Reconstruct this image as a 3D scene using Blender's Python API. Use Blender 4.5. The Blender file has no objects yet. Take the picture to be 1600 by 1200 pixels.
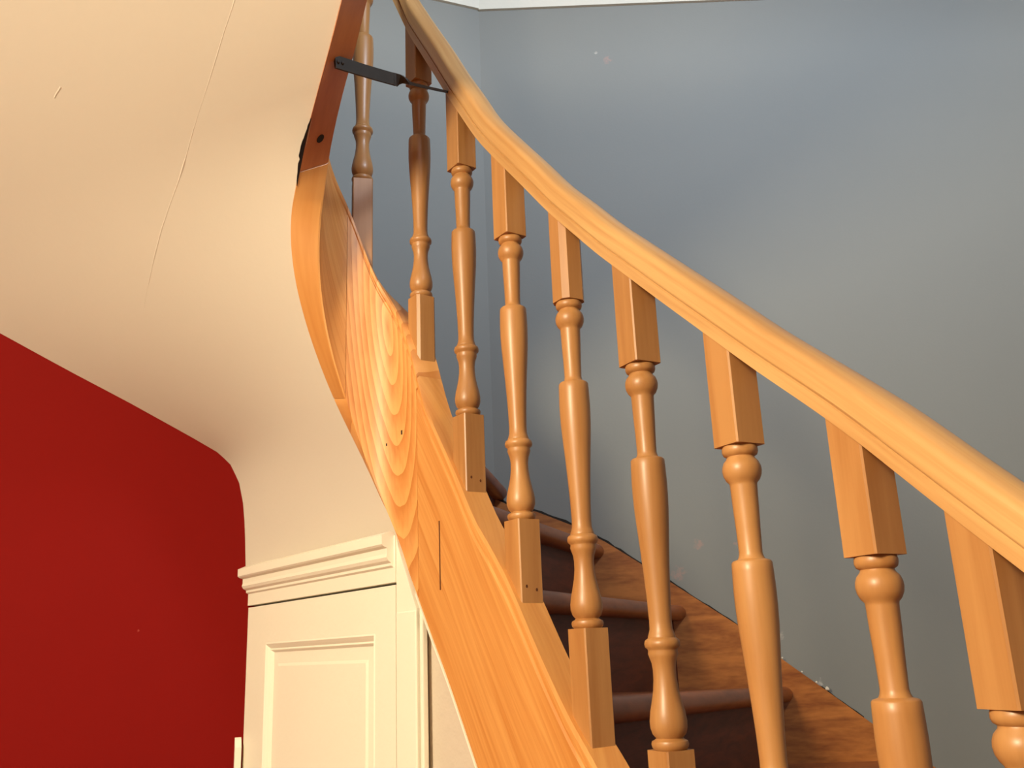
import bpy, bmesh, math, random
from mathutils import Vector, Matrix

random.seed(7)
EYE = 1.48                                   # eye height above the floor; plan coordinates have the camera at the origin
scn = bpy.context.scene
COL = scn.collection

# ------------------------------------------------------------------ camera
cam_d = bpy.data.cameras.new('camera')
cam = bpy.data.objects.new('camera', cam_d)
COL.objects.link(cam)
PITCH, ROLL, FPX = math.radians(16.1), math.radians(2.3), 1460.0
cam_d.sensor_fit = 'HORIZONTAL'
cam_d.sensor_width = 36.0
cam_d.lens = 36.0 * FPX / 1600.0
cam_d.clip_start = 0.02
fw = Vector((0, math.cos(PITCH), math.sin(PITCH)))
u0 = Vector((0, -math.sin(PITCH), math.cos(PITCH)))
rt = Vector((1, 0, 0)) * math.cos(ROLL) - u0 * math.sin(ROLL)
up = u0 * math.cos(ROLL) + Vector((1, 0, 0)) * math.sin(ROLL)
cam.matrix_world = Matrix(((rt.x, up.x, -fw.x, 0), (rt.y, up.y, -fw.y, 0), (rt.z, up.z, -fw.z, EYE), (0, 0, 0, 1)))
scn.camera = cam

# ------------------------------------------------------------------ world, lamps, exposure
w = bpy.data.worlds.new('world')
scn.world = w
w.use_nodes = True
bg = w.node_tree.nodes['Background']
bg.inputs[0].default_value = (1.0, 0.86, 0.70, 1)
bg.inputs[1].default_value = 0.20

def lamp(name, kind, loc, energy, color, size=0.1, target=None, size_y=None):
    d = bpy.data.lights.new(name, kind)
    d.energy = energy
    d.color = color
    if kind == 'AREA':
        d.size = size
        if size_y:
            d.shape = 'RECTANGLE'
            d.size_y = size_y
    else:
        d.shadow_soft_size = size
    o = bpy.data.objects.new(name, d)
    o.location = (loc[0], loc[1], loc[2] + EYE)
    if target:
        v = Vector(target) - Vector(loc)
        o.rotation_euler = v.to_track_quat('-Z', 'Y').to_euler()
    COL.objects.link(o)
    return o

lamp('hall_lamp', 'POINT', (-2.05, -1.45, 1.42), 700, (1.0, 0.86, 0.61), 0.42)
lamp('upstairs_window_light', 'AREA', (1.35, -0.25, 2.5), 135, (0.74, 0.86, 1.0), 0.6, (0.45, 3.0, 1.75), 0.8)
scn.view_settings.view_transform = 'Standard'
scn.view_settings.look = 'None'
scn.view_settings.gamma = 1.0
scn.view_settings.use_curve_mapping = False
scn.view_settings.exposure = 0.0

# ------------------------------------------------------------------ materials
def new_mat(name):
    m = bpy.data.materials.new(name)
    m.use_nodes = True
    nt = m.node_tree
    return m, nt, nt.nodes['Principled BSDF']

def srgb(r, g, b):
    f = lambda c: (c / 255 / 12.92) if c / 255 <= 0.04045 else ((c / 255 + 0.055) / 1.055) ** 2.4
    return (f(r), f(g), f(b), 1)

def paint(name, col, rough=0.7, var=0.05, bump=0.02, scale=60, spots=None):
    m, nt, b = new_mat(name)
    N, L = nt.nodes, nt.links
    tc = N.new('ShaderNodeTexCoord')
    n1 = N.new('ShaderNodeTexNoise'); n1.inputs['Scale'].default_value = 2.2; n1.inputs['Detail'].default_value = 4
    L.new(tc.outputs['Object'], n1.inputs['Vector'])
    mx = N.new('ShaderNodeMix'); mx.data_type = 'RGBA'
    mx.inputs['A'].default_value = tuple(c * (1 - var) for c in col[:3]) + (1,)
    mx.inputs['B'].default_value = tuple(min(1, c * (1 + var)) for c in col[:3]) + (1,)
    L.new(n1.outputs['Fac'], mx.inputs['Factor'])
    out = mx.outputs['Result']
    for (p, rad, c) in (spots or []):        # scuffs and chips in the paint, each with a place and shape of its own
        sub = N.new('ShaderNodeVectorMath'); sub.operation = 'SUBTRACT'
        L.new(tc.outputs['Object'], sub.inputs[0]); sub.inputs[1].default_value = p
        nz = N.new('ShaderNodeTexNoise'); nz.inputs['Scale'].default_value = 70
        L.new(tc.outputs['Object'], nz.inputs['Vector'])
        ln = N.new('ShaderNodeVectorMath'); ln.operation = 'LENGTH'
        L.new(sub.outputs[0], ln.inputs[0])
        mm = N.new('ShaderNodeMath'); mm.operation = 'MULTIPLY_ADD'; mm.inputs[1].default_value = 1.0 / rad; 
        L.new(ln.outputs['Value'], mm.inputs[0])
        m2 = N.new('ShaderNodeMath'); m2.operation = 'MULTIPLY'; m2.inputs[1].default_value = 2.6
        L.new(nz.outputs['Fac'], m2.inputs[0]); L.new(m2.outputs[0], mm.inputs[2])
        mr = N.new('ShaderNodeMapRange'); mr.inputs['From Min'].default_value = 1.5; mr.inputs['From Max'].default_value = 2.1
        mr.inputs['To Min'].default_value = 0.5; mr.inputs['To Max'].default_value = 0.0
        L.new(mm.outputs[0], mr.inputs['Value'])
        mz = N.new('ShaderNodeMix'); mz.data_type = 'RGBA'
        L.new(mr.outputs['Result'], mz.inputs['Factor']); L.new(out, mz.inputs['A']); mz.inputs['B'].default_value = c
        out = mz.outputs['Result']
    L.new(out, b.inputs['Base Color'])
    b.inputs['Roughness'].default_value = rough
    b.inputs['Specular IOR Level'].default_value = 0.12 if rough >= 0.75 else 0.3
    n2 = N.new('ShaderNodeTexNoise'); n2.inputs['Scale'].default_value = scale; n2.inputs['Detail'].default_value = 3
    L.new(tc.outputs['Object'], n2.inputs['Vector'])
    bp = N.new('ShaderNodeBump'); bp.inputs['Strength'].default_value = 0.35; bp.inputs['Distance'].default_value = bump * 0.1
    L.new(n2.outputs['Fac'], bp.inputs['Height']); L.new(bp.outputs['Normal'], b.inputs['Normal'])
    return m

def wood(name, light, dark, rough=0.32, coat=0.25, coord='Object', stretch=(14, 14, 0.9), rings=False, centre=(0, 0, 0), contrast=1.0):
    m, nt, b = new_mat(name)
    N, L = nt.nodes, nt.links
    tc = N.new('ShaderNodeTexCoord')
    oi = N.new('ShaderNodeObjectInfo')
    mp = N.new('ShaderNodeMapping'); mp.inputs['Scale'].default_value = stretch
    mp.inputs['Location'].default_value = tuple(-c * s for c, s in zip(centre, stretch))
    L.new(tc.outputs[coord], mp.inputs['Vector'])
    vec = mp.outputs['Vector']
    if not rings:
        ad = N.new('ShaderNodeVectorMath'); ad.operation = 'ADD'
        ml = N.new('ShaderNodeMath'); ml.operation = 'MULTIPLY'; ml.inputs[1].default_value = 37.0
        L.new(oi.outputs['Random'], ml.inputs[0])
        cb = N.new('ShaderNodeCombineXYZ'); L.new(ml.outputs[0], cb.inputs[0]); L.new(ml.outputs[0], cb.inputs[2])
        L.new(vec, ad.inputs[0]); L.new(cb.outputs[0], ad.inputs[1]); vec = ad.outputs[0]
    n1 = N.new('ShaderNodeTexNoise'); n1.inputs['Scale'].default_value = 1.6; n1.inputs['Detail'].default_value = 6; n1.inputs['Distortion'].default_value = 0.8
    L.new(vec, n1.inputs['Vector'])
    fac = n1.outputs['Fac']
    if rings:
        wv = N.new('ShaderNodeTexWave'); wv.wave_type = 'RINGS'; wv.rings_direction = 'Z'
        wv.inputs['Scale'].default_value = 1.5; wv.inputs['Distortion'].default_value = 1.6
        wv.inputs['Detail'].default_value = 2.0; wv.inputs['Detail Scale'].default_value = 0.8
        wv.wave_profile = 'SAW'
        L.new(vec, wv.inputs['Vector'])
        mm = N.new('ShaderNodeMath'); mm.operation = 'MULTIPLY_ADD'; mm.inputs[1].default_value = 0.45
        L.new(wv.outputs['Fac'], mm.inputs[0])
        m3 = N.new('ShaderNodeMath'); m3.operation = 'MULTIPLY'; m3.inputs[1].default_value = 0.6
        L.new(n1.outputs['Fac'], m3.inputs[0]); L.new(m3.outputs[0], mm.inputs[2])
        fac = mm.outputs[0]
    n2 = N.new('ShaderNodeTexNoise'); n2.inputs['Scale'].default_value = 9; n2.inputs['Detail'].default_value = 3
    L.new(vec, n2.inputs['Vector'])
    ma = N.new('ShaderNodeMath'); ma.operation = 'MULTIPLY_ADD'; ma.inputs[1].default_value = 0.35; ma.inputs[2].default_value = -0.17
    L.new(n2.outputs['Fac'], ma.inputs[0])
    sm = N.new('ShaderNodeMath'); sm.operation = 'ADD'
    L.new(fac, sm.inputs[0]); L.new(ma.outputs[0], sm.inputs[1])
    cr = N.new('ShaderNodeValToRGB')
    mid = tuple((a + c) / 2 for a, c in zip(light, dark))
    h = 0.22 * contrast
    cr.color_ramp.elements[0].position = 0.5 - 0.22; cr.color_ramp.elements[0].color = dark
    cr.color_ramp.elements[1].position = 0.5 + 0.18; cr.color_ramp.elements[1].color = light
    L.new(sm.outputs[0], cr.inputs['Fac'])
    hs = N.new('ShaderNodeHueSaturation')
    mr = N.new('ShaderNodeMapRange'); mr.inputs['To Min'].default_value = 0.93; mr.inputs['To Max'].default_value = 1.07
    L.new(oi.outputs['Random'], mr.inputs['Value']); L.new(mr.outputs['Result'], hs.inputs['Value'])
    L.new(cr.outputs['Color'], hs.inputs['Color'])
    L.new(hs.outputs['Color'], b.inputs['Base Color'])
    b.inputs['Roughness'].default_value = rough
    b.inputs['Coat Weight'].default_value = coat
    b.inputs['Coat Roughness'].default_value = 0.25
    bp = N.new('ShaderNodeBump'); bp.inputs['Strength'].default_value = 0.12; bp.inputs['Distance'].default_value = 0.002
    L.new(sm.outputs[0], bp.inputs['Height']); L.new(bp.outputs['Normal'], b.inputs['Normal'])
    return m

def plain(name, col, rough=0.6, metal=0.0):
    m, nt, b = new_mat(name)
    N, L = nt.nodes, nt.links
    tc = N.new('ShaderNodeTexCoord')
    n = N.new('ShaderNodeTexNoise'); n.inputs['Scale'].default_value = 35
    L.new(tc.outputs['Object'], n.inputs['Vector'])
    mx = N.new('ShaderNodeMix'); mx.data_type = 'RGBA'
    mx.inputs['A'].default_value = tuple(c * 0.75 for c in col[:3]) + (1,); mx.inputs['B'].default_value = tuple(min(1, c * 1.2) for c in col[:3]) + (1,)
    L.new(n.outputs['Fac'], mx.inputs['Factor']); L.new(mx.outputs['Result'], b.inputs['Base Color'])
    b.inputs['Roughness'].default_value = rough; b.inputs['Metallic'].default_value = metal
    return m

WALL_Y = 3.0
PINK = srgb(178, 140, 130)
M = {
    'grey': paint('grey_wall_paint', srgb(132, 133, 130), 0.6, 0.03, 0.006, 120,
                  [((0.40, 3.0, EYE + 2.10), 0.020, PINK), ((0.36, 3.0, EYE + 2.13), 0.010, srgb(215, 205, 195)),
                   ((0.57, 3.0, EYE + 0.31), 0.020, PINK), ((0.50, 3.0, EYE + 0.22), 0.026, PINK),
                   ((0.78, 3.0, EYE + 0.20), 0.010, srgb(210, 205, 195)), ((0.79, 3.0, EYE + 0.02), 0.020, srgb(205, 195, 185)),
                   ((0.90, 3.0, EYE - 0.12), 0.014, srgb(225, 220, 212)), ((0.69, 3.0, EYE + 0.31), 0.010, PINK)]),
    'red': paint('red_wall_paint', srgb(118, 10, 5), 0.8, 0.06, 0.006, 120, [((-1.04, 2.62, EYE + 0.10), 0.011, srgb(215, 120, 105))]),
    'cream': paint('cream_plaster', srgb(210, 198, 182), 0.75, 0.02, 0.015, 60),
    'white': paint('cream_gloss_paint', srgb(240, 232, 212), 0.38, 0.03, 0.02, 40),
    'ceil': paint('white_ceiling_paint', srgb(218, 214, 203), 0.8, 0.02, 0.02, 50),
    'plaster': paint('greyish_plaster', srgb(205, 190, 172), 0.8, 0.05, 0.06, 30),
    'floor': wood('floor_boards_wood', srgb(150, 96, 52), srgb(96, 56, 28), 0.4, 0.1),
    'beech': wood('varnished_beech', srgb(184, 132, 78), srgb(164, 110, 59), 0.42, 0.12),
    'rail': wood('varnished_rail_wood', srgb(210, 164, 106), srgb(190, 138, 82), 0.34, 0.2, 'UV', (1.2, 26, 1)),
    'pine': wood('varnished_pine', srgb(220, 156, 86), srgb(200, 128, 60), 0.45, 0.1, 'UV', (1.6, 22, 1)),
    'pine_cath': wood('varnished_pine_cathedral_grain', srgb(220, 156, 88), srgb(190, 118, 54), 0.5, 0.05, 'UV', (10, 3.4, 1), True, (2.10, 0.44, 0)),
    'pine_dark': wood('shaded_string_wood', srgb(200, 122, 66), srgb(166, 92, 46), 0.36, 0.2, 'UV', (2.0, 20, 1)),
    'tread': wood('dark_red_tread_wood', srgb(160, 88, 46), srgb(112, 54, 26), 0.36, 0.12, 'Object', (3, 3, 10)),
    'riser': wood('dark_red_riser_wood', srgb(104, 44, 22), srgb(72, 27, 12), 0.55, 0.0, 'Object', (4, 4, 26)),
    'wstring': wood('wall_string_wood', srgb(190, 118, 56), srgb(128, 68, 28), 0.36, 0.2, 'Object', (3.2, 3, 14)),
    'iron': plain('dark_iron', (0.045, 0.038, 0.032, 1), 0.6, 0.3),
    'black': plain('dark_gap', (0.02, 0.014, 0.01, 1), 0.9),
    'slot': plain('slot_shadow_brown', srgb(92, 46, 18), 0.9),
    'chip': plain('plaster_chip', srgb(225, 218, 205), 0.9),
}

# ------------------------------------------------------------------ helpers
def link(name, verts, faces, mat, parent=None, uvs=None, smooth=False, kind=None, auto=None):
    me = bpy.data.meshes.new(name)
    me.from_pydata([tuple(v) for v in verts], [], faces)
    if uvs is not None:
        ul = me.uv_layers.new(name='UVMap')
        for lp in me.loops:
            ul.data[lp.index].uv = uvs[lp.vertex_index]
    bm = bmesh.new(); bm.from_mesh(me)
    bmesh.ops.recalc_face_normals(bm, faces=bm.faces)
    bm.to_mesh(me); bm.free()
    me.materials.append(mat)
    if smooth:
        for p in me.polygons: p.use_smooth = True
        if auto is not None:
            me.set_sharp_from_angle(angle=math.radians(auto))
    o = bpy.data.objects.new(name, me)
    COL.objects.link(o)
    if parent is not None:
        o.parent = parent
    if kind:
        o['kind'] = kind
    return o

def tag(o, label, cat, group=None):
    o['label'] = label; o['category'] = cat
    if group: o['group'] = group
    return o

def thing(name, label, cat, group=None):
    o = bpy.data.objects.new(name, None)
    COL.objects.link(o)
    return tag(o, label, cat, group)

def W(x, y, z): return Vector((x, y, z + EYE))

def prism(name, poly_a, poly_b, mat, parent=None, kind=None, bevel=0.0):
    """closed solid between two polygons of the same point count"""
    n = len(poly_a)
    v = list(poly_a) + list(poly_b)
    f = [tuple(range(n)), tuple(range(2 * n - 1, n - 1, -1))]
    for i in range(n):
        j = (i + 1) % n
        f.append((i, j, n + j, n + i))
    o = link(name, v, f, mat, parent, kind=kind)
    if bevel:
        md = o.modifiers.new('bevel', 'BEVEL'); md.width = bevel; md.segments = 2; md.limit_method = 'ANGLE'
    return o

def interp(tab, s):
    if s <= tab[0][0]:
        (a, b), (c, d) = tab[0], tab[1]
        return b + (d - b) * (s - a) / (c - a)
    for (a, b), (c, d) in zip(tab, tab[1:]):
        if s <= c:
            return b + (d - b) * (s - a) / (c - a)
    (a, b), (c, d) = tab[-2], tab[-1]
    return b + (d - b) * (s - a) / (c - a)

def smooth_tab(tab, step=0.02, k=2):
    s = tab[0][0]; out = []
    while s <= tab[-1][0] + 1e-6:
        out.append([s, interp(tab, s)]); s += step
    for _ in range(k):
        z = [p[1] for p in out]
        for i in range(1, len(out) - 1):
            out[i][1] = 0.25 * z[i - 1] + 0.5 * z[i] + 0.25 * z[i + 1]
    return [tuple(p) for p in out]

# ------------------------------------------------------------------ plan of the stair's open well: one curve for string, rail and balusters
BAL = [(.462, .935), (.403, 1.075), (.306, 1.25), (.207, 1.44), (.110, 1.61), (.008, 1.76), (-.095, 1.91), (-.206, 2.063)]
def plan_curve(rad=0.145, turn=172):
    P = [Vector(b) for b in BAL]
    d0 = (P[0] - P[1]).normalized()
    P = [P[0] + d0 * .7, P[0] + d0 * .35] + P
    pts = []
    for i in range(len(P) - 1):
        a, b, c, e = P[max(i - 1, 0)], P[i], P[i + 1], P[min(i + 2, len(P) - 1)]
        for k in range(12):
            t = k / 12
            pts.append(.5 * ((2 * b) + (c - a) * t + (2 * a - 5 * b + 4 * c - e) * t * t + (-a + 3 * b - 3 * c + e) * t ** 3))
    pts.append(P[-1].copy())
    h = (P[-1] - P[-2]).normalized(); n = Vector((-h.y, h.x))
    c = P[-1] + n * rad
    v = -n * rad
    for k in range(1, 40):
        a = math.radians(turn) * k / 39
        pts.append(c + Vector((math.cos(a) * v.x - math.sin(a) * v.y, math.sin(a) * v.x + math.cos(a) * v.y)))
    h2 = (pts[-1] - pts[-2]).normalized(); e = pts[-1].copy()
    for k in range(1, 30):
        pts.append(e + h2 * (1.3 * k / 29))
    return pts
PLAN = plan_curve()
PS = [0.0]
for a, b in zip(PLAN, PLAN[1:]): PS.append(PS[-1] + (b - a).length)

def at_s(s):
    """plan point and unit left normal (towards the open well) at arc length s"""
    for i in range(len(PLAN) - 1):
        if s <= PS[i + 1] or i == len(PLAN) - 2:
            t = (s - PS[i]) / (PS[i + 1] - PS[i])
            p = PLAN[i].lerp(PLAN[i + 1], t)
            def tan(j):
                a, b = PLAN[max(j - 1, 0)], PLAN[min(j + 1, len(PLAN) - 1)]
                return (b - a).normalized()
            h = tan(i).lerp(tan(i + 1), t).normalized()
            return p, Vector((-h.y, h.x)), h

S_BAL = [min(range(len(PLAN)), key=lambda i: (PLAN[i] - Vector(b)).length) for b in BAL]
S_BAL = [PS[i] for i in S_BAL]
S_B2 = S_BAL[-1]

# height profiles along the curve, relative to the eye
BOT_IN = smooth_tab([(0.30, -1.47), (0.75, -1.40), (1.30, -0.86), (1.50, -0.58), (1.763, -.198), (1.834, -.088), (1.885, -.011), (1.921, .035), (1.971, .113), (2.027, .193),
                     (2.088, .285), (2.135, .362), (2.185, .456), (2.236, .574), (2.298, .692), (2.354, .800), (2.41, .905), (2.46, 1.01), (2.498, 1.085),
                     (2.535, 1.124), (2.613, 1.183), (2.712, 1.232), (2.794, 1.290), (3.0, 1.42), (3.70, 1.86)], 0.02, 2)
BOT_OUT = smooth_tab([(0.30, -1.47), (0.75, -1.40), (1.30, -0.86), (1.50, -0.58), (1.763, -.198), (1.834, -.088), (1.885, -.011), (1.921, .035), (1.971, .113), (2.027, .185),
                      (2.121, .290), (2.137, .338), (2.181, .460), (2.234, .579), (2.277, .684), (2.331, .805), (2.377, .890), (2.41, .955), (2.45, 1.0), (2.485, 1.033),
                      (2.568, 1.105), (2.678, 1.158), (2.779, 1.202), (2.849, 1.240), (3.0, 1.335), (3.70, 1.77)], 0.02, 2)
TOP = smooth_tab([(0.10, -1.45), (1.0, -.60), (1.415, -.169), (1.481, -.106), (1.548, -.021), (1.642, .123), (1.696, .189), (1.763, .259), (1.809, .334), (1.87, .421), (1.916, .482),
                  (1.961, .575), (2.002, .690), (2.07, .79), (2.147, .890), (2.228, 1.06), (2.32, 1.174), (2.42, 1.33), (2.56, 1.50), (2.80, 1.68), (3.70, 2.26)], 0.02, 1)
RAIL = smooth_tab([(0.20, -.33), (0.64, .051), (.69, .094), (.785, .179), (.881, .261), (.976, .341), (1.076, .431), (1.208, .547), (1.327, .653), (1.478, .801), (1.67, 1.021),
                   (1.719, 1.079), (1.843, 1.261), (1.908, 1.365), (2.05, 1.585), (2.085, 1.66), (2.25, 1.99), (2.45, 2.28)], 0.02, 2)

# ------------------------------------------------------------------ the setting
CORNER = Vector((-.069, WALL_Y, 0))
LW = Vector((-.927, -.375, 0)).normalized()          # direction of the left back wall, from the corner outwards
def on_left_wall(t, z): 
    p = CORNER + LW * t
    return W(p.x, p.y, z)
CEIL = 2.62
fl = [(-3, -2.2), (3.2, -2.2), (3.2, 3.2), (-3, 3.2)]
link('floor', [(x, y, 0) for x, y in fl] + [(x, y, -.1) for x, y in fl], [(0, 1, 2, 3), (7, 6, 5, 4), (0, 4, 5, 1), (1, 5, 6, 2), (2, 6, 7, 3), (3, 7, 4, 0)], M['floor'], kind='structure')

def slab_wall(name, a, b, zs_a, zs_b, thick, mat, out):
    """wall slab between plan points a, b; zs = (bottom, top) at each end; out = outward plan normal"""
    pa = [W(a.x, a.y, zs_a[0]), W(b.x, b.y, zs_b[0]), W(b.x, b.y, zs_b[1]), W(a.x, a.y, zs_a[1])]
    pb = [p + Vector((out.x, out.y, 0)) * thick for p in pa]
    return prism(name, pa, pb, mat, kind='structure')

slab_wall('wall_back', CORNER, Vector((3.0, WALL_Y, 0)), (-EYE, CEIL), (-EYE, CEIL), .12, M['grey'], Vector((0, 1)))
LN = Vector((LW.y, -LW.x)) * (1 if (LW.y * 0 - LW.x * 1) > 0 else -1)   # outward normal of left wall
# where the plaster soffit meets the left back wall: (distance along wall, height)
SOF = [(.771, .262), (.776, .352), (.783, .440), (.799, .511), (.824, .563), (.860, .598), (.938, .642), (1.118, .738), (1.292, .826), (1.462, .916), (1.70, 1.04)]
T_END = 1.78
pts = [on_left_wall(t, z + .03) for t, z in SOF]
red_poly = [on_left_wall(.70, -EYE), on_left_wall(.70, .30)] + [on_left_wall(t, z + .03) for t, z in SOF[1:]] + [on_left_wall(T_END, 1.10), on_left_wall(T_END, 1.93), on_left_wall(3.3, 1.93), on_left_wall(3.3, -EYE)]
off = Vector((LN.x, LN.y, 0)) * .12
prism('wall_left', red_poly, [p + off for p in red_poly], M['red'], kind='structure')
gp = [on_left_wall(0, -EYE), on_left_wall(0, CEIL), on_left_wall(T_END, CEIL), on_left_wall(T_END, 1.10)] + [on_left_wall(t, z + .03) for t, z in SOF[:0:-1]] + [on_left_wall(.70, .30), on_left_wall(.70, -EYE)]
prism('wall_back_left', gp, [p + off for p in gp], M['grey'], kind='structure')
# side wall of the upper flight, left of the frame
q0 = CORNER + LW * T_END
SD = Vector((.02, -1, 0)).normalized()
q1 = q0 + SD * 2.4
sw = [(q0 + SD * d, 1.085 + d * .60) for d in (0, .6, 1.2)]
side = [W(p.x, p.y, z + .02) for p, z in sw] + [W(sw[-1][0].x, sw[-1][0].y, CEIL), W(q0.x, q0.y, CEIL)]
prism('wall_side', side, [p + Vector((-.1, 0, 0)) for p in side], M['grey'], kind='structure')
# white cornice band and ceiling above the stair
ZC = 2.335
def band(name, a, b, z0, z1, depth, nrm):
    pa = [W(a.x, a.y, z0), W(b.x, b.y, z0 + .0), W(b.x, b.y, z1), W(a.x, a.y, z1)]
    pb = [p + Vector((nrm.x, nrm.y, 0)) * depth for p in pa]
    return prism(name, pa, pb, M['ceil'], kind='structure')
band('trim_1', CORNER, Vector((2.9, WALL_Y, 0)), ZC, CEIL, .012, Vector((0, -1)))
band('trim_2', CORNER, CORNER + LW * T_END, ZC + .004, CEIL, .012, -LN)
cp = [(-2.2, 0.9), (3.0, 0.9), (3.0, WALL_Y + .1), (-.1, WALL_Y + .1), (-2.2, 2.2)]
prism('ceiling', [W(x, y, CEIL) for x, y in cp], [W(x, y, CEIL + .08) for x, y in cp], M['ceil'], kind='structure')

hp = [(-3.0, -2.2), (2.9, -2.2), (2.9, .30), (.55, .30), (.16, .72), (-1.0, 1.02), (-1.73, 1.22), (-1.83, 2.1), (-3.0, 1.75)]
prism('ceiling_light_block', [W(x, y, 1.93) for x, y in hp], [W(x, y, 2.12) for x, y in hp], M['ceil'], kind='structure')  # unseen hall ceiling slab, added to block lamp leak and low daylight

# ------------------------------------------------------------------ soffit: one plaster surface between string underside and wall
def sof_wall(u):
    """wall edge of the soffit; continues on the side wall past the corner"""
    if u < .7705:
        return on_left_wall(.755, .262 - (.771 - u) * 12)
    if u <= 1.70:
        return on_left_wall(u, interp(SOF, u))
    d = u - T_END
    if d <= 0: return on_left_wall(u, 1.04 + (u - 1.70) * .53)
    p = q0 + SD * d
    return W(p.x, p.y, 1.085 + d * .60)
rows = [(.766, 2.075), (.769, 2.095), (.771, 2.110), (.773, 2.122), (.776, 2.137), (.780, 2.152), (.786, 2.168), (.799, 2.184), (.812, 2.200), (.826, 2.216), (.845, 2.232), (.866, 2.247), (.893, 2.263), (.93, 2.280), (.98, 2.298), (1.04, 2.318),
        (1.11, 2.340), (1.18, 2.360), (1.26, 2.385), (1.34, 2.41), (1.42, 2.44), (1.52, 2.48), (1.62, 2.53), (1.74, 2.60), (1.80, 2.67), (1.90, 2.75), (2.05, 2.88), (2.25, 3.05), (2.5, 3.28), (2.75, 3.52), (2.95, 3.70)]
NC = 16
sv, sf = [], []
for ti, si in rows:
    a = sof_wall(ti)
    p, n, h = at_s(si)
    b = p - n * .021
    b = W(b.x, b.y, interp(BOT_OUT, si) + .004)
    for k in range(NC + 1):
        f = k / NC
        q = a.lerp(b, f)
        sv.append(q)
for r in range(len(rows) - 1):
    for k in range(NC):
        i = r * (NC + 1) + k
        sf.append((i, i + 1, i + NC + 2, i + NC + 1))
for _ in range(3):
    old = [v.copy() for v in sv]
    for r in range(1, len(rows) - 1):
        for k in range(1, NC):
            i = r * (NC + 1) + k
            wgt = .5 * min(1.0, (NC - k) / 8.0, k / 3.0)
            sv[i] = old[i] * (1 - wgt) + (old[i - NC - 1] + old[i + NC + 1]) * .5 * wgt
soffit = link('ceiling_soffit', sv, sf, M['cream'], smooth=True, kind='structure')
md = soffit.modifiers.new('thick', 'SOLIDIFY'); md.thickness = .02; md.offset = 1; md.use_rim = False
# raised paper seam and a small dent in the soffit, laid on its surface
from mathutils.bvhtree import BVHTree
bvh = BVHTree.FromPolygons([tuple(v) for v in sv], sf)
def on_soffit(px, py):
    d = (fw + rt * ((px - 800) / FPX) - up * ((py - 600) / FPX)).normalized()
    loc, nrm, idx, dist = bvh.ray_cast(Vector((0, 0, EYE)), d)
    if nrm.dot(d) > 0: nrm = -nrm
    return loc, nrm
def ridge(name, pix, half_w, height):
    v, f = [], []
    P = [on_soffit(*p) for p in pix]
    for i, (l, n) in enumerate(P):
        t = (P[min(i + 1, len(P) - 1)][0] - P[max(i - 1, 0)][0]).normalized()
        b = t.cross(n).normalized()
        v += [l - b * half_w - n * .0008, l + n * height, l + b * half_w - n * .0008]
    for i in range(len(P) - 1):
        a = i * 3
        f += [(a, a + 1, a + 4, a + 3), (a + 1, a + 2, a + 5, a + 4), (a + 2, a, a + 3, a + 5)]
    f += [(0, 1, 2), (3 * len(P) - 1, 3 * len(P) - 2, 3 * len(P) - 3)]
    return link(name, v, f, M['cream'], soffit, smooth=False)
seam = [(374, -25), (362, 15), (350, 50), (338, 90), (325, 132), (313, 168), (302, 203), (292, 240), (280, 280), (266, 318), (253, 356), (242, 397), (233, 438), (225, 480)]
ridge('paper_seam', seam, .0030, .0005)
ridge('dent', [(85, 153), (88, 147), (92, 141), (95, 136)], .0042, .0009)

# ------------------------------------------------------------------ staircase
stair = thing('staircase', 'winding wooden staircase with orange pine string and dark red-brown treads', 'staircase')

def string_piece(name, s0, s1, mat, gap=0.0, nseg=40):
    prof_t = [0.0, .02, .035, .965]
    v, f, uv = [], [], []
    nS = nseg
    T_IN, T_OUT = .040, .025
    for i in range(nS + 1):
        s = s0 + (s1 - s0) * i / nS
        p, n, h = at_s(s)
        zi, zo, zt = interp(BOT_IN, s), interp(BOT_OUT, s), interp(TOP, s)
        zi = max(zi, -EYE + .002); zo = max(zo, -EYE + .002)
        zt = max(zt, zi + .05)
        pi = lambda o: p + n * o
        # section: bottom out, bottom in, face up to groove, groove, bead, top edge, top out
        sec = [(-T_OUT, zo, -.02), (T_IN - .004, zi, 0), (T_IN, zi + .004, .01), (T_IN, zt - .036, (zt - zi) - .036), (T_IN - .004, zt - .031, zt - zi - .031), (T_IN - .004, zt - .026, zt - zi - .026),
               (T_IN - .001, zt - .020, zt - zi - .02), (T_IN - .001, zt - .006, zt - zi - .006), (T_IN - .007, zt, zt - zi), (-T_OUT, zt, zt - zi + .05)]
        for o, z, tv in sec:
            q = pi(o)
            v.append(W(q.x, q.y, z)); uv.append((s, tv))
    m = 10
    for i in range(nS):
        for k in range(m):
            a, b = i * m + k, i * m + (k + 1) % m
            f.append((a, b, b + m, a + m))
    f.append(tuple(range(m))); f.append(tuple(nS * m + k for k in range(m - 1, -1, -1)))
    return link(name, v, f, mat, stair, uv, True, auto=25)
s_low = string_piece('string_board', 0.35, 1.972, M['pine'], nseg=80)
s_low['label'] = 'long straight lower piece of the pine string'
s_mid = string_piece('string_board', 1.9735, 2.238, M['pine_cath'], nseg=40)
s_mid['label'] = 'curved string piece with arched cathedral grain'
s_cur = string_piece('string_board', 2.2395, 2.497, M['pine'], nseg=40)
s_cur['label'] = 'curved upper string piece seen from below'
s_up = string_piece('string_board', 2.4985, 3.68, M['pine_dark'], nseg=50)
s_up['label'] = 'straight upper string with a dark bolt hole'

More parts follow.
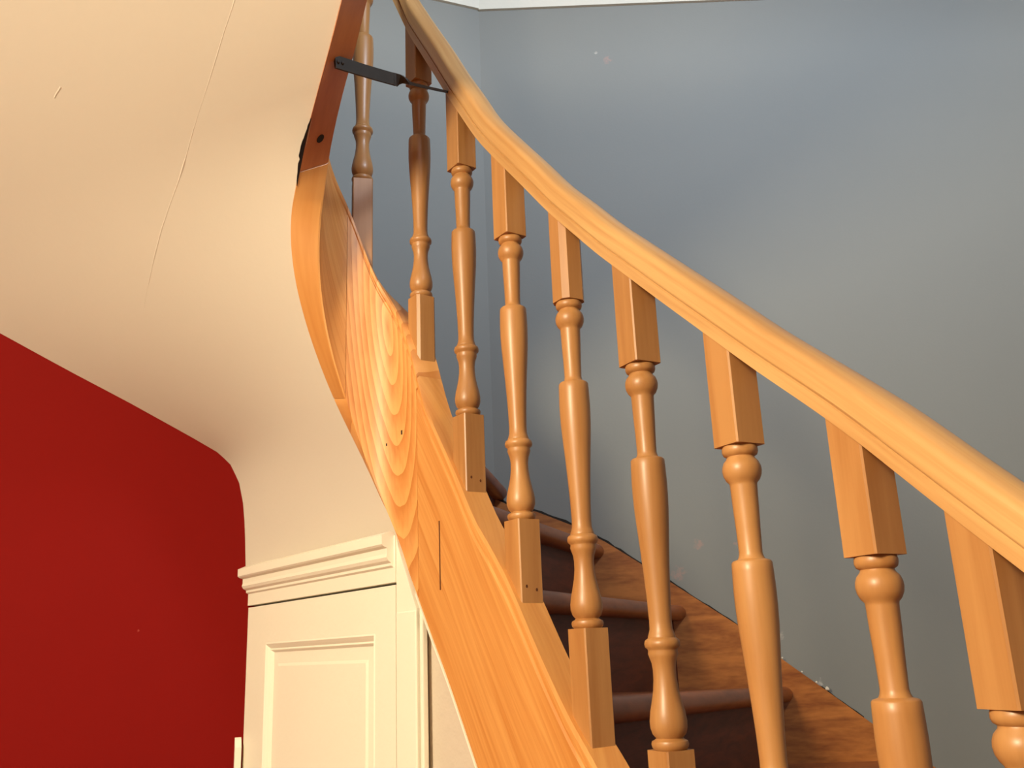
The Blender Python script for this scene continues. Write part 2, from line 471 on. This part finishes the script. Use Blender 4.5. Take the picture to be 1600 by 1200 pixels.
# treads: nosing line from string end to wall end, heights per step
#        inner end        outer end        z inner  z outer
def end_s(s):
    p, n, h = at_s(s); p = p - n * .022
    return (p.x, p.y)
ST = [
    ((.46, .99), (1.85, 2.93), -.70, -.77),
    ((.385, 1.16), (1.45, 2.97), -.49, -.56),
    ((.29, 1.34), (1.11, 2.975), -.285, -.345),
    ((.135, 1.61), (.811, 2.975), -.073, -.127),
    ((-.005, 1.80), (.512, 2.975), .124, .124),
    ((-.085, 1.93), (.271, 2.975), .318, .322),
    ((-.155, 2.03), (-.03, 2.975), .52, .52),
    (end_s(2.085), (-.262, 2.91), .715, .715),
    (end_s(2.20), (-.62, 2.765), .91, .91),
]
def tread(i):
    (a, b, za, zb) = ST[i]
    A, Bv = Vector(a), Vector(b)
    if i + 1 < len(ST):
        c, d = Vector(ST[i + 1][0]), Vector(ST[i + 1][1])
    else:
        c, d = A + (A - Vector(ST[i - 1][0])), Bv + (Bv - Vector(ST[i - 1][1]))
    th = .046
    dirn = (Bv - A).normalized()
    back = (c - A); back = (back - dirn * back.dot(dirn)).normalized()
    v, f = [], []
    R = th / 2
    prof = []
    for k in range(9):
        ang = -math.pi / 2 + math.pi * k / 8
        prof.append((R - R * math.cos(ang), -R + R * math.sin(ang)))   # (distance back, height)
    m = len(prof) + 2
    for (P, z, Q) in ((A, za, c), (Bv, zb, d)):
        for (o, hgt) in prof:
            q = P + back * o
            v.append(W(q.x, q.y, z + hgt))
        q = Q + back * .04
        v.append(W(q.x, q.y, z)); v.append(W(q.x, q.y, z - th))
    for k in range(m):
        f.append((k, (k + 1) % m, m + (k + 1) % m, m + k))
    f.append(tuple(range(m - 1, -1, -1))); f.append(tuple(range(m, 2 * m)))
    link('tread', v, f, M['tread'], stair, smooth=True, auto=35)
    # riser below the nosing
    if i > 0: zl_a, zl_b = ST[i - 1][2], ST[i - 1][3]
    else: zl_a = zl_b = za - .2
    pa = [A + back * .038, Bv + back * .038, Bv + back * .058, A + back * .058]
    prism('riser', [W(pa[0].x, pa[0].y, zl_a - .02), W(pa[1].x, pa[1].y, zl_b - .02), W(pa[2].x, pa[2].y, zl_b - .02), W(pa[3].x, pa[3].y, zl_a - .02)],
          [W(pa[0].x, pa[0].y, za - th + .002), W(pa[1].x, pa[1].y, zb - th + .002), W(pa[2].x, pa[2].y, zb - th + .002), W(pa[3].x, pa[3].y, za - th + .002)], M['riser'], stair)
for i in range(len(ST)): tread(i)

# string board along the back wall
WS = [(-.115, .500), (-.084, .485), (-.028, .456), (.063, .430), (.172, .383), (.272, .328), (.377, .257), (.453, .205), (.565, .126), (.657, .062), (.778, -.041), (.905, -.140), (1.018, -.230), (1.5, -.60), (2.2, -1.15)]
wa = [W(x, WALL_Y - .035, z) for x, z in WS] + [W(x, WALL_Y - .035, max(z - .40 - (.0 if x > 0 else .0), -EYE + .01)) for x, z in reversed(WS)]
wb = [p + Vector((0, .034, 0)) for p in wa]
ws = prism('wall_string', wa, wb, M['wstring'], stair)
ws['label'] = 'notched wood skirting string along the grey wall'
# open joint between wall string and plaster: a thin ragged dark line
gv_a, gv_b = [], []
for k in range(60):
    x = -.09 + (1.02 + .09) * k / 59
    z = interp(WS, x)
    th = (.006 + .005 * random.random() if not (.70 < x < .90) else .0015) + max(0, .036 * z / 3.0)
    gv_a.append((x, z + .0)); gv_b.append((x, z + th))
outl = gv_a + gv_b[::-1]
prism('open_joint', [W(x, WALL_Y - .004, z) for x, z in outl], [W(x, WALL_Y - .0005, z) for x, z in outl], M['black'], stair)
for (x, z, r) in ((.915, -.142, .006), (.885, -.120, .0035), (.79, -.045, .003), (.845, -.088, .003), (.70, .028, .0025)):
    bm = bmesh.new(); bmesh.ops.create_icosphere(bm, subdivisions=1, radius=r)
    for vv in bm.verts: vv.co = vv.co * (0.7 + .6 * random.random())
    me = bpy.data.meshes.new('plaster_chip'); bm.to_mesh(me); bm.free(); me.materials.append(M['chip'])
    o = bpy.data.objects.new('plaster_chip', me); COL.objects.link(o); o.location = W(x, WALL_Y - .02, z + r * .7); o.parent = stair

# marks on the strings: slot, joint lines, bolt hole, nail heads
def string_mark(name, s, z, ws_, hz, mat, parent, proud=.0008, inner=.040):
    v = []
    for (ds, dz) in ((-ws_, -hz), (ws_, -hz), (ws_, hz), (-ws_, hz)):
        p, n, h = at_s(s + ds)
        q = p + n * (inner + proud); v.append(W(q.x, q.y, z + dz))
        
    b = []
    for (ds, dz) in ((-ws_, -hz), (ws_, -hz), (ws_, hz), (-ws_, hz)):
        p, n, h = at_s(s + ds)
        q = p + n * (inner - .003); b.append(W(q.x, q.y, z + dz))
    return prism(name, v, b, mat, parent)
string_mark('wedge_slot', 1.884, .200, .0018, .070, M['slot'], s_low)
string_mark('nail_head', 2.045, .490, .003, .005, M['black'], s_mid)
string_mark('nail_head', 2.105, .468, .002, .003, M['black'], s_mid)
string_mark('nail_head', 1.60, -.25, .003, .003, M['black'], s_low) if False else None
# bolt hole on the underside of the upper string
def under_pt(s, o, dz=0.0):
    p, n, h = at_s(s); q = p + n * o
    f = (o + .025) / .065
    return W(q.x, q.y, interp(BOT_OUT, s) * (1 - f) + interp(BOT_IN, s) * f + dz)
c0 = under_pt(2.545, .010); e1 = (under_pt(2.56, .010) - under_pt(2.53, .010)).normalized(); e2 = (under_pt(2.545, .02) - under_pt(2.545, 0)).normalized(); e3 = e1.cross(e2).normalized()
ring = [c0 + (e1 * math.cos(2 * math.pi * k / 14) + e2 * math.sin(2 * math.pi * k / 14)) * .009 for k in range(14)]
if e3.z > 0: e3 = -e3
prism('bolt_hole', [p + e3 * .001 for p in ring], [p - e3 * .004 for p in ring], M['black'], s_up)

# ragged open crack between the plaster and the upper string
v, f = [], []
NK = 16
for i in range(NK + 1):
    s = 2.475 + .125 * i / NK
    wd = (.0075 * math.sin(math.pi * i / NK) + .0005) * (.6 + .6 * random.random())
    for o in (-.0245 - wd, -.0235):
        for dz in (-.0012, .002): v.append(under_pt(s, o, dz))
for i in range(NK):
    a = i * 4
    for k, (p, q) in enumerate(((0, 1), (1, 3), (3, 2), (2, 0))): f.append((a + p, a + q, a + 4 + q, a + 4 + p))
f += [(0, 1, 3, 2), (NK * 4, NK * 4 + 2, NK * 4 + 3, NK * 4 + 1)]
link('plaster_crack', v, f, M['black'], s_up)

# ------------------------------------------------------------------ balustrade
bal = thing('balustrade', 'wooden balustrade of turned balusters under a curved moulded handrail', 'balustrade')
# handrail
def handrail():
    w2 = .031
    half = [(.0265, 0), (.0270, .0165), (.0250, .0180), (.0252, .0196), (.0292, .0206), (.0302, .0228), (.0296, .0250), (.0300, .0420), (.0288, .0475), (.0255, .0515), (.0205, .0538), (.011, .0562), (0, .0570)]
    prof = half + [(-x, y) for x, y in reversed(half[:-1])]
    m = len(prof)
    v, f, uv = [], [], []
    s0, s1, n = .30, 2.42, 170
    for i in range(n + 1):
        s = s0 + (s1 - s0) * i / n
        p, nn, h = at_s(s)
        z = interp(RAIL, s)
        sl = (interp(RAIL, s + .015) - interp(RAIL, s - .015)) / .03
        k = math.sqrt(1 + sl * sl)
        acc = 0
        for j, (o, y) in enumerate(prof):
            q = p + nn * o
            v.append(W(q.x, q.y, z + y * k)); uv.append((s, o + y))
    for i in range(n):
        for j in range(m):
            a, b = i * m + j, i * m + (j + 1) % m
            f.append((a, b, b + m, a + m))
    f.append(tuple(range(m))); f.append(tuple(n * m + k for k in range(m - 1, -1, -1)))
    o = link('handrail', v, f, M['rail'], bal, uv, True, auto=40)
    return o
handrail()

TURN = [(.0225, .0075), (.0240, .004), (.0240, -.001), (.0225, -.005), (.0185, -.0075), (.0195, -.0105), (.0235, -.015), (.0257, -.021), (.0262, -.0265), (.0252, -.033), (.0222, -.0395), (.0185, -.0435),
        (.0180, -.047), (.0172, -.075), (.0160, -.105), (.0152, -.136), (.0162, -.141), (.0180, -.1445), (.0245, -.1465), (.0264, -.149), (.0268, -.160), (.0274, -.185), (.0272, -.205), (.0262, -.230), (.0242, -.258),
        (.0218, -.290), (.0196, -.325), (.0178, -.360), (.0168, -.392), (.0172, -.404), (.0192, -.411), (.0205, -.4145), (.0205, -.4165), (.0252, -.4195), (.0266, -.4245), (.0258, -.4295), (.0222, -.4325), (.0215, -.435), (.0222, -.439),
        (.0205, -.4445), (.0180, -.452), (.0168, -.462), (.0170, -.475), (.0188, -.491), (.0222, -.507), (.0254, -.5205), (.0272, -.5330), (.0268, -.5420), (.0242, -.5505), (.0195, -.5560), (.0215, -.5580), (.0258, -.5600),
        (.0270, -.5640), (.0258, -.5690), (.0225, -.5720)]
ZRING = [-.075, .083, .252, .431, .608, .812, 1.056, 1.386]
NAMES_ = ['nearest to the camera at the right edge', 'second from the right edge', 'third from the right edge', 'fourth from the right edge', 'fifth from the right edge', 'sixth from the right edge', 'third from the iron bar end', 'crossed by the iron bar']
def baluster(s, zr, side=.0495, zbot=None, ztop=None, label=None, cham=(.0022, .0022)):
    p, n, h = at_s(s)
    C = W(p.x, p.y, 0); C.z = 0
    half = side / 2
    hv, nv = Vector((h.x, h.y, 0)), Vector((n.x, n.y, 0))
    zb = TOP; rl = RAIL
    v, f = [], []
    # bottom block: foot cut to the slope of the string
    def block(zlo, zhi, ca):
        base = len(v)
        corner = [(-1, -1), (1, -1), (1, 1), (-1, 1)]
        ring = []
        for (a, b) in corner:      # chamfered arrises
            if (a, b) == (-1, -1): ring += [(-half, -half + ca), (-half + ca, -half)]
            if (a, b) == (1, -1): ring += [(half - ca, -half), (half, -half + ca)]
            if (a, b) == (1, 1): ring += [(half, half - ca), (half - ca, half)]
            if (a, b) == (-1, 1): ring += [(-half + ca, half), (-half, half - ca)]
        for zf in (zlo, zhi):
            for (a, b) in ring:
                q = C + hv * a + nv * b
                q.z = zf(a) + EYE
                v.append(q)
        k = len(ring)
        for i in range(k):
            j = (i + 1) % k
            f.append((base + i, base + j, base + k + j, base + k + i))
        f.append(tuple(base + i for i in range(k - 1, -1, -1))); f.append(tuple(base + k + i for i in range(k)))
    zb0 = (lambda a: interp(TOP, s + a) - .004) if zbot is None else (lambda a: zbot)
    zt1 = (lambda a: interp(RAIL, s + a) + .004) if ztop is None else (lambda a: ztop)
    block(zb0, lambda a: zr - .572, cham[0])
    block(lambda a: zr + .0075, zt1, cham[1])
    NS = 28
    base = len(v)
    for (r, z) in TURN:
        for k in range(NS):
            a = 2 * math.pi * k / NS
            v.append(Vector((C.x + r * math.cos(a), C.y + r * math.sin(a), zr + z + EYE)))
    for i in range(len(TURN) - 1):
        for k in range(NS):
            a, b = base + i * NS + k, base + i * NS + (k + 1) % NS
            f.append((a, b, b + NS, a + NS))
    f.append(tuple(base + k for k in range(NS))); f.append(tuple(base + (len(TURN) - 1) * NS + k for k in range(NS - 1, -1, -1)))
    o = link('baluster', v, f, M['beech'], bal, None, True, auto=42)
    if label: o['label'] = label
    return o
for k, (s, zr) in enumerate(zip(S_BAL, ZRING)):
    bo = baluster(s, zr, cham=(.006 if k == 7 else .0022, .010 if k == 4 else .0022))
    if k in (5, 6):                       # nail holes near the foot of two balusters
        p, n, h = at_s(s)
        for (o, dz) in ((.012, .030), (-.010, .024)):
            c = W(p.x - h.x * .0247 + n.x * o, p.y - h.y * .0247 + n.y * o, interp(TOP, s - .025) + dz)
            e1, e2, e3 = Vector((n.x, n.y, 0)), Vector((0, 0, 1)), Vector((-h.x, -h.y, 0))
            rg = [c + (e1 * math.cos(q * math.pi / 4) + e2 * 1.4 * math.sin(q * math.pi / 4)) * .0022 for q in range(8)]
            prism('nail_hole', [q + e3 * .0006 for q in rg], [q - e3 * .002 for q in rg], M['slot'], bo)
# first baluster on the curved piece of the string, behind the upper string
S_B1 = 2.185
baluster(S_B1, 1.155 + .572)

# ------------------------------------------------------------------ flat iron tie bar between the upper string and the handrail
bar = None
def iron_bar():
    a = under_pt(2.715, -.004, -.003)
    p, n, h = at_s(1.845); q = p + n * .031
    b = W(q.x, q.y, interp(RAIL, 1.845) + .004)
    v, f = [], []
    d = (b - a).normalized()
    upv = Vector((0, 0, 1)); side = d.cross(upv).normalized(); upv = side.cross(d).normalized()
    n = 40
    for i in range(n + 1):
        t = i / n
        k = min(1, max(0, (t - .50) / .14)); k = k * k * (3 - 2 * k)
        ang = math.radians(112) * k + math.radians(8)
        wv = upv * math.cos(ang) + side * math.sin(ang)
        tv = d.cross(wv).normalized()
        c = a.lerp(b, t) + Vector((0, 0, -.004 * math.sin(math.pi * t)))
        for (x, y) in ((-.0135, -.0028), (.0135, -.0028), (.0135, .0028), (-.0135, .0028)):
            v.append(c + wv * x + tv * y)
    for i in range(n):
        for k in range(4):
            A_, B_ = i * 4 + k, i * 4 + (k + 1) % 4
            f.append((A_, B_, B_ + 4, A_ + 4))
    f.append((3, 2, 1, 0)); f.append(tuple(n * 4 + k for k in range(4)))
    root = thing('iron_tie_bar', 'flat twisted dark iron bar tying the upper string to the handrail', 'metal bar')
    link('bar', v, f, M['iron'], root)
    for t in (.02, .055):
        c = a.lerp(b, t) - side * 0
        bm = bmesh.new(); bmesh.ops.create_uvsphere(bm, u_segments=10, v_segments=6, radius=.004)
        me = bpy.data.meshes.new('screw_head'); bm.to_mesh(me); bm.free(); me.materials.append(M['iron'])
        o = bpy.data.objects.new('screw_head', me); COL.objects.link(o); o.parent = root
        ang = math.radians(8); wv = upv * math.cos(ang) + side * math.sin(ang); tv = d.cross(wv).normalized()
        if tv.y > 0: tv = -tv
        o.location = c + tv * .003
    return root
iron_bar()

# ------------------------------------------------------------------ cupboard under the stairs
CP0 = Vector((-.242, 2.035, 0)); CD = Vector((-.617, .787, 0)); CN = Vector((-.787, -.617, 0))   # origin, along the front (to the left), out of the front
def cp(t, z, o=0.0):
    p = CP0 + CD * t + CN * o
    return W(p.x, p.y, z)
cup = thing('under_stair_cupboard', 'cream painted panelled cupboard with moulded cornice under the stairs', 'cupboard')
def cbox(name, t0, t1, z0, z1, o0, o1, parent, mat=None, bevel=0.0):
    a = [cp(t0, z0, o1), cp(t1, z0, o1), cp(t1, z1, o1), cp(t0, z1, o1)]
    b = [cp(t0, z0, o0), cp(t1, z0, o0), cp(t1, z1, o0), cp(t0, z1, o0)]
    return prism(name, a, b, mat or M['white'], parent, bevel=bevel)
TL = .875
cbox('head_rail', .048, TL, .160, .262, -.03, 0, cup)
# scribed filler between cornice, post and string
fp = [(.046, .158), (.046, .262)] + [(t, z) for t, z in ((.040, .238), (.020, .200), (.0, .165), (-.020, .125), (-.034, .100))] + [(-.034, .06), (.046, .06)]
prism('filler_piece', [cp(t, z, -.002) for t, z in fp], [cp(t, z, -.03) for t, z in fp], M['white'], cup)
# cornice: swept profile
prof = [(0, .270), (.012, .270), (.030, .262), (.030, .242), (.026, .238), (.016, .234), (.016, .222), (.018, .214), (.014, .207), (.006, .202), (.006, .196), (0, .192)]
ca = [cp(.054, z, o) for o, z in prof]; cb_ = [cp(TL + .01, z, o) for o, z in prof]
prism('cornice', ca, cb_, M['white'], cup)
cbox('frame_post', -.034, .046, -EYE + .002, .096, -.03, .0, cup, bevel=.003)
bead = cbox('post_bead', -.050, -.038, -EYE + .002, .10, -.02, -.006, cup, bevel=.003)
# door: stiles, rails, moulding and raised panel
door = bpy.data.objects.new('door', None); COL.objects.link(door); door.parent = cup
Z0 = -EYE + .03
ZT = .1545
PL, PR, PT, PB = .735, .138, .055, -.95      # recessed opening
cbox('stile', PL, TL - .01, Z0, ZT, -.028, -.002, door)
cbox('stile', .050, PR, Z0, ZT, -.028, -.002, door)
cbox('top_rail', PR, PL, PT, ZT, -.028, -.002, door)
cbox('bottom_rail', PR, PL, Z0, PB, -.028, -.002, door)
def moulding(name, t0, t1, z0, z1):
    sec = [(0.0, -.002), (.004, -.0005), (.010, -.005), (.016, -.0105), (.020, -.009), (.026, -.016)]
    ring = [(t0, z0, 1, 1), (t1, z0, -1, 1), (t1, z1, -1, -1), (t0, z1, 1, -1)]
    v, f = [], []
    for (t, z, a, b) in ring:
        for (d, o) in sec: v.append(cp(t + a * d, z + b * d, o))
        v.append(cp(t + a * .026, z + b * .026, -.027)); v.append(cp(t, z, -.027))
    m = len(sec) + 2
    for i in range(4):
        for k in range(m):
            j = (i + 1) % 4
            f.append((i * m + k, i * m + (k + 1) % m, j * m + (k + 1) % m, j * m + k))
    return link(name, v, f, M['white'], door)
moulding('panel_moulding', PR, PL, PB, PT)
# raised field panel
def field():
    v, f = [], []
    for (ins, o) in ((.024, -.017), (.055, -.016), (.062, -.0125)):
        for (t, z) in ((PR + ins, PB + ins), (PL - ins, PB + ins), (PL - ins, PT - ins), (PR + ins, PT - ins)):
            v.append(cp(t, z, o))
    for (t, z) in ((PR + .024, PB + .024), (PL - .024, PB + .024), (PL - .024, PT - .024), (PR + .024, PT - .024)):
        v.append(cp(t, z, -.026))
    for r in range(2):
        for k in range(4):
            j = (k + 1) % 4
            f.append((r * 4 + k, r * 4 + j, r * 4 + 4 + j, r * 4 + 4 + k))
    f.append((8, 9, 10, 11)); f.append((12, 15, 14, 13))
    for k in range(4):
        j = (k + 1) % 4
        f.append((12 + k, 12 + j, j, k))
    link('panel', v, f, M['white'], door)
field()
cbox('dark_recess', .045, TL, Z0, .165, -.06, -.045, cup, M['black'])
# bit of white skirting profile standing against the red wall beside the cupboard
sk = [(0, -.190), (.006, -.195), (.016, -.215), (.016, -EYE + .003), (0, -EYE + .003)]
pa = [on_left_wall(.782, z) - Vector((LN.x, LN.y, 0)) * o for o, z in sk]
pb = [on_left_wall(.765, z) - Vector((LN.x, LN.y, 0)) * o for o, z in sk]
prism('trim_3', pa, pb, M['white'], kind='structure')

# ------------------------------------------------------------------ plaster panel closing the space under the lower string, and its white edge
va, vb = [], []
ss = [1.05 + (1.985 - 1.05) * k / 30 for k in range(31)]
for s in ss:
    p, n, h = at_s(s)
    a, b = p + n * .012, p - n * .010
    va.append((a, b, interp(BOT_IN, s)))
v, f = [], []
for a, b, z in va:
    v += [W(a.x, a.y, max(z + .02, -EYE + .01)), W(a.x, a.y, -EYE), W(b.x, b.y, max(z + .02, -EYE + .01)), W(b.x, b.y, -EYE)]
for i in range(30):
    k = i * 4
    f += [(k, k + 1, k + 5, k + 4), (k + 2, k + 6, k + 7, k + 3), (k, k + 4, k + 6, k + 2), (k + 1, k + 3, k + 7, k + 5)]
f += [(0, 2, 3, 1), (120, 121, 123, 122)]
link('wall_under_stair', v, f, M['plaster'], kind='structure')
v, f = [], []
for s in ss:
    p, n, h = at_s(s); z = interp(BOT_IN, s)
    for (o, dz) in ((.041, -.0005), (.041, -.008), (.013, -.008), (.013, -.0005)):
        q = p + n * o; v.append(W(q.x, q.y, z + dz))
for i in range(30):
    for k in range(4):
        a, b = i * 4 + k, i * 4 + (k + 1) % 4
        f.append((a, b, b + 4, a + 4))
f += [(0, 1, 2, 3), (123, 122, 121, 120)]
link('trim_4', v, f, M['white'], kind='structure')
